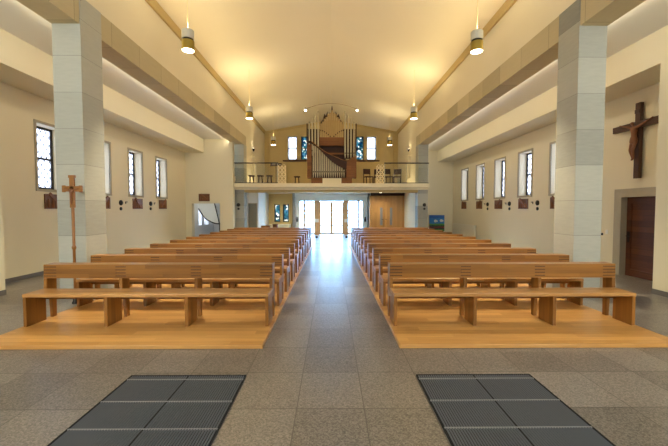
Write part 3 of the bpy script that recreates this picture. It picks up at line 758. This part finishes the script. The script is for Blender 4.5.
# curved track light over the organ
tl = thing('track_light', (0, 16.75, 6.0), 'thin curved track light with two bright spots above the organ', 'lamp')
arc = [(u * 1.22, .0, .52 - .26 * u * u) for u in [i / 12 - 1 for i in range(25)]]
MB().tube(arc, .009).build('track', M['goldwood'], tl)
for s_ in (-1, 1):
    h = MB().lathe([(.03, .10), (.055, .0), (.05, -.01)], c=(s_ * 1.22, -.02, .22), n=16).build('spot_head', M['greymetal'], tl, smooth=True)
    MB().lathe([(.005, 0), (.05, .035), (.05, .06), (.005, .085)], c=(s_ * 1.22, -.03, .14), n=14).build('bulb', M['spotlamp'], h)
for x in (-.6, 0, .6): MB().tube([(x, 0, .52 - .26 * (x / 1.22) ** 2), (x, 0, 1.12 - .18 * abs(x))], .004, 6).build('hanger', M['cable'], tl)

# ------------------------------------------------------------------ things on the gallery
def make_chair():
    r = thing('choir_chair', (0, 0, 0), 'chair', 'chair', 'dark choir chairs')
    MB().box(-.19, .19, -.19, .19, .38, .42).build('seat', M['darkchair'], r, bevel=.01)
    MB().prism([(.17, .55), (.20, .55), (.24, .82), (.21, .82)], 'X', -.19, .19).build('backrest', M['darkchair'], r, bevel=.006)
    for x in (-.17, .17):
        MB().box(x - .018, x + .018, -.18, -.145, 0, .38).build('leg', M['darkchair'], r)
        MB().prism([(.16, 0), (.195, 0), (.225, .8), (.20, .8)], 'X', x - .016, x + .016).build('leg', M['darkchair'], r)
    return r
ch0 = None
chairs = [(1.86, 17.6, 0.3, 'one nearest the organ'), (2.34, 17.75, -.2, 'just inside the lattice stand'), (2.86, 17.6, .2, 'just outside the lattice stand'), (3.32, 17.7, -.3, 'closest to the side wall')]
for i, (x, y, rz, l) in enumerate(chairs):
    lab = 'dark wooden chair on the gallery right of the organ, ' + l
    if ch0 is None: ch0 = make_chair(); ch0.location = Vector((x, y, 2.75)) * S; ch0.rotation_euler.z = rz; ch0['label'] = lab
    else: dup(ch0, (x, y, 2.75), lab, rz)
def stool(x, y, label):
    t = thing('stool', (x, y, 2.75), label, 'stool', 'low dark stools')
    MB().lathe([(.15, .36), (.16, .38), (.15, .41)], n=20).build('seat', M['darkchair'], t, smooth=True)
    for k in range(4):
        a = R(45 + 90 * k); MB().tube([(.10 * math.cos(a), .10 * math.sin(a), .37), (.14 * math.cos(a), .14 * math.sin(a), 0)], .016, 8).build('leg', M['darkchair'], t)
stool(-3.84, 17.0, 'low dark stool on the gallery nearest the left end'); stool(-3.42, 17.0, 'low dark stool on the gallery, middle of three'); stool(-2.98, 17.0, 'low dark stool on the gallery beside the music stand')
stool(-1.70, 17.5, 'low dark stool on the gallery beside the organ')
for s_, side in ((-1, 'left'), (1, 'right')):
    t = thing('lattice_stand', (s_ * 2.36, 16.85, 2.75), 'tall pale gold lattice stand on the gallery %s of the organ' % side, 'stand', 'gold lattice stands')
    MB().box(-.2, .2, -.08, .08, 0, .05).build('base', M['lattice'], t)
    mb = MB()
    for zz in range(4):
        for xx in range(2):
            x0, x1 = -.17 + .17 * xx, .17 * xx; z0, z1 = .05 + .2 * zz, .25 + .2 * zz
            mb.tube([(x0, 0, z0), (x1, 0, z1)], .02, 6).tube([(x1, 0, z0), (x0, 0, z1)], .02, 6)
    mb.build('lattice', M['lattice'], t)
    for x in (-.18, 0, .18): MB().tube([(x, 0, .05), (x, 0, .84)], .016, 8).build('upright', M['lattice'], t)
    MB().tube([(-.18, 0, .84), (-.09, 0, .93), (0, 0, .84), (.09, 0, .93), (.18, 0, .84)], .014, 8).build('crest', M['lattice'], t)
t = thing('music_stand', (-2.72, 17.35, 2.75), 'dark brown music stand on the gallery left of the organ', 'music stand')
MB().obox((0, 0, .97), (1, 0, 0), (0, .8, .6), (0, -.6, .8), .27, .12, .012).build('tray', M['darkchair'], t)
MB().tube([(0, 0, .03), (0, 0, .96)], .016, 8).build('post', M['darkchair'], t)
MB().lathe([(.16, 0), (.16, .02), (.03, .04)], n=16).build('base', M['darkchair'], t)

# ------------------------------------------------------------------ under the gallery
for x, y in ((-1.75, 19.0), (2.7, 19.2)):
    t = thing('downlight', (x, y, 2.46), 'small recessed ceiling light under the gallery, %s' % ('above the left pews' if x < 0 else 'before the oak door'), 'lamp', 'gallery downlights')
    MB().lathe([(.10, -.03), (.11, 0)], n=20).build('ring', M['white'], t); MB().lathe([(.08, -.034), (.08, -.028)], n=20).build('lamp_disc', M['lamp'], t)
    l = bpy.data.lights.new('gallery_downlight', 'SPOT'); l.energy = 200 if x < 0 else 110; l.color = (1, .88, .68); l.spot_size = R(160); l.spot_blend = 1; l.shadow_soft_size = .09
    o = bpy.data.objects.new('gallery_downlight', l); C.objects.link(o); o.location = Vector((x, y, 2.40)) * S
for s_, side in ((-1, 'left'), (1, 'right')):
    t = thing('wall_dispenser', (s_ * 2.03, 20.9, .78), 'small black dispenser on the pale wall %s of the glazed entrance' % side, 'dispenser', 'black dispensers')
    MB().box(-.05, .05, -.10, 0, 0, .17).build('body', M['black'], t, bevel=.01); MB().lathe([(.04, .17), (.04, .27), (.02, .29)], c=(0, -.06, 0), n=14).build('bottle', M['black'], t, smooth=True)
    tag(MB().prism([(-.08, 0), (.08, 0), (.08, .03), (.02, .09), (-.08, .09)], 'X', -.06, .06).build('door_stop', M['black'], loc=(s_ * .80 + .02, 18.7, 0), bevel=.006), 'small dark door stop on the floor, %s of the two' % side, 'door stop', 'door stops')
t = thing('cabinet', (-3.05, 20.65, 0), 'low cream cabinet under the blue stained windows', 'cabinet')
MB().box(-.62, .62, -.25, .25, 0, .62).build('body', M['ivory'], t, bevel=.006); MB().box(-.64, .64, -.27, .25, .62, .65).build('top', M['ivory'], t)
for x in (-.31, .31): MB().box(x - .29, x + .29, -.262, -.25, .06, .60).build('door', M['ivory'], t, bevel=.003)
for x, w_, h_, lab in ((-3.52, .24, .62, 'brown wooden box nearest the grey door, behind the left pews'), (-3.0, .12, .70, 'small brown wooden box beside the cream cabinet')):
    t = thing('wooden_box', (x, 18.8, 0), lab, 'box'); MB().box(-w_, w_, -.15, .15, 0, h_).build('body', M['organwood'], t, bevel=.006); MB().box(-w_ - .015, w_ + .015, -.165, .165, h_, h_ + .03).build('lid', M['organwood'], t, bevel=.006)

# staircase seen through the opening in the left aisle end wall
st = thing('staircase', (-5.9, 17.9, 0), 'white stair flight with dark edge seen through the opening', 'stairs')
prof_t = []; nst = 8
x0s, z0s, x1s, z1s = .55, .62, -.75, 1.80
low = [(.22, .78), (-.02, .81), (-.22, .89), (-.40, .99), (-.55, 1.10), (-.70, 1.33), (-.84, 1.56)]
mb = MB(); mb.prism(low + [(-.84, 2.3), (-.12, 2.3), (.0, 1.8)], 'Y', -.05, .85); mb.build('flight', M['white'], st)
MB().tube([(x, -.07, z) for x, z in low], .028, 8).build('edge', M['black'], st)
MB().tube([(.23, -.10, .74), (.16, -.10, 1.1), (-.03, -.10, 1.9)], .03, 8).build('handrail', M['black'], st)
MB().box(.22, .30, -.16, -.08, 0, .84).build('newel_post', M['black'], st)
for i in range(6):
    MB().box(-.72 + i * .15, -.57 + i * .15, 0, .8, 2.3 - i * .02, 2.33 - i * .02).build('tread', M['white'], st) if i < 4 else None
# painting and radiator in the right aisle
pt = thing('painting', (5.84, 19.30, .22), 'colourful painting of a meadow under a blue sky at the aisle end', 'painting')
def art_mat():
    m, nt, p = newmat('meadow_painting')
    tc = node(nt, 'ShaderNodeTexCoord'); sep = node(nt, 'ShaderNodeSeparateXYZ'); nt.links.new(tc.outputs['Generated'], sep.inputs[0])
    no = node(nt, 'ShaderNodeTexNoise'); no.inputs['Scale'].default_value = 9; nt.links.new(tc.outputs['Generated'], no.inputs['Vector'])
    z = math_n(nt, 'ADD', sep.outputs['Z'], math_n(nt, 'MULTIPLY', math_n(nt, 'SUBTRACT', no.outputs['Fac'], .5), .16))
    r = node(nt, 'ShaderNodeValToRGB'); r.color_ramp.interpolation = 'CONSTANT'
    for i, (ps, c) in enumerate(((0, srgb(60, 120, 50)), (.12, srgb(50, 34, 44)), (.22, srgb(150, 50, 60)), (.27, srgb(40, 60, 40)), (.36, srgb(84, 150, 66)), (.46, srgb(50, 130, 200)), (.8, srgb(36, 96, 180)))):
        e = r.color_ramp.elements[i] if i < 2 else r.color_ramp.elements.new(ps)
        e.position = ps; e.color = c4(c)
    nt.links.new(z, r.inputs[0]); nt.links.new(r.outputs[0], p.inputs['Base Color']); p.inputs['Roughness'].default_value = .6
    return m
MB().box(-.42, .42, 0, .03, .10, .98).build('canvas', art_mat(), pt)
mb = MB()
for x, z in ((-.08, .66), (.24, .68)):
    mb.lathe([(.08, 0), (.08, -.006)], c=(x, 0, z), axis='Y', n=14).lathe([(.05, 0), (.05, -.006)], c=(x + .08, 0, z - .01), axis='Y', n=12)
mb.build('painted_cloud', M['white'], pt)
for x in (-.36, .36): MB().box(x - .02, x + .02, 0, .04, -.22, .10).build('leg', M['black'], pt)
ra = thing('radiator', (AX - .005, 17.6, .12), 'long white ribbed radiator low on the right aisle wall', 'radiator')
mb = MB()
for i in range(30): mb.box(-.10, -.04, -1.45 + i * .097, -1.45 + i * .097 + .075, .03, .60)
mb.build('ribs', M['radiator'], ra); MB().box(-.115, -.02, -1.47, 1.48, .60, .66).build('top_cover', M['radiator'], ra); MB().box(-.09, -.05, -1.47, 1.48, 0, .03).build('bottom_pipe', M['radiator'], ra)
for y in (-1.3, 1.3): MB().box(-.05, 0, y - .02, y + .02, .3, .36).build('wall_bracket', M['radiator'], ra)
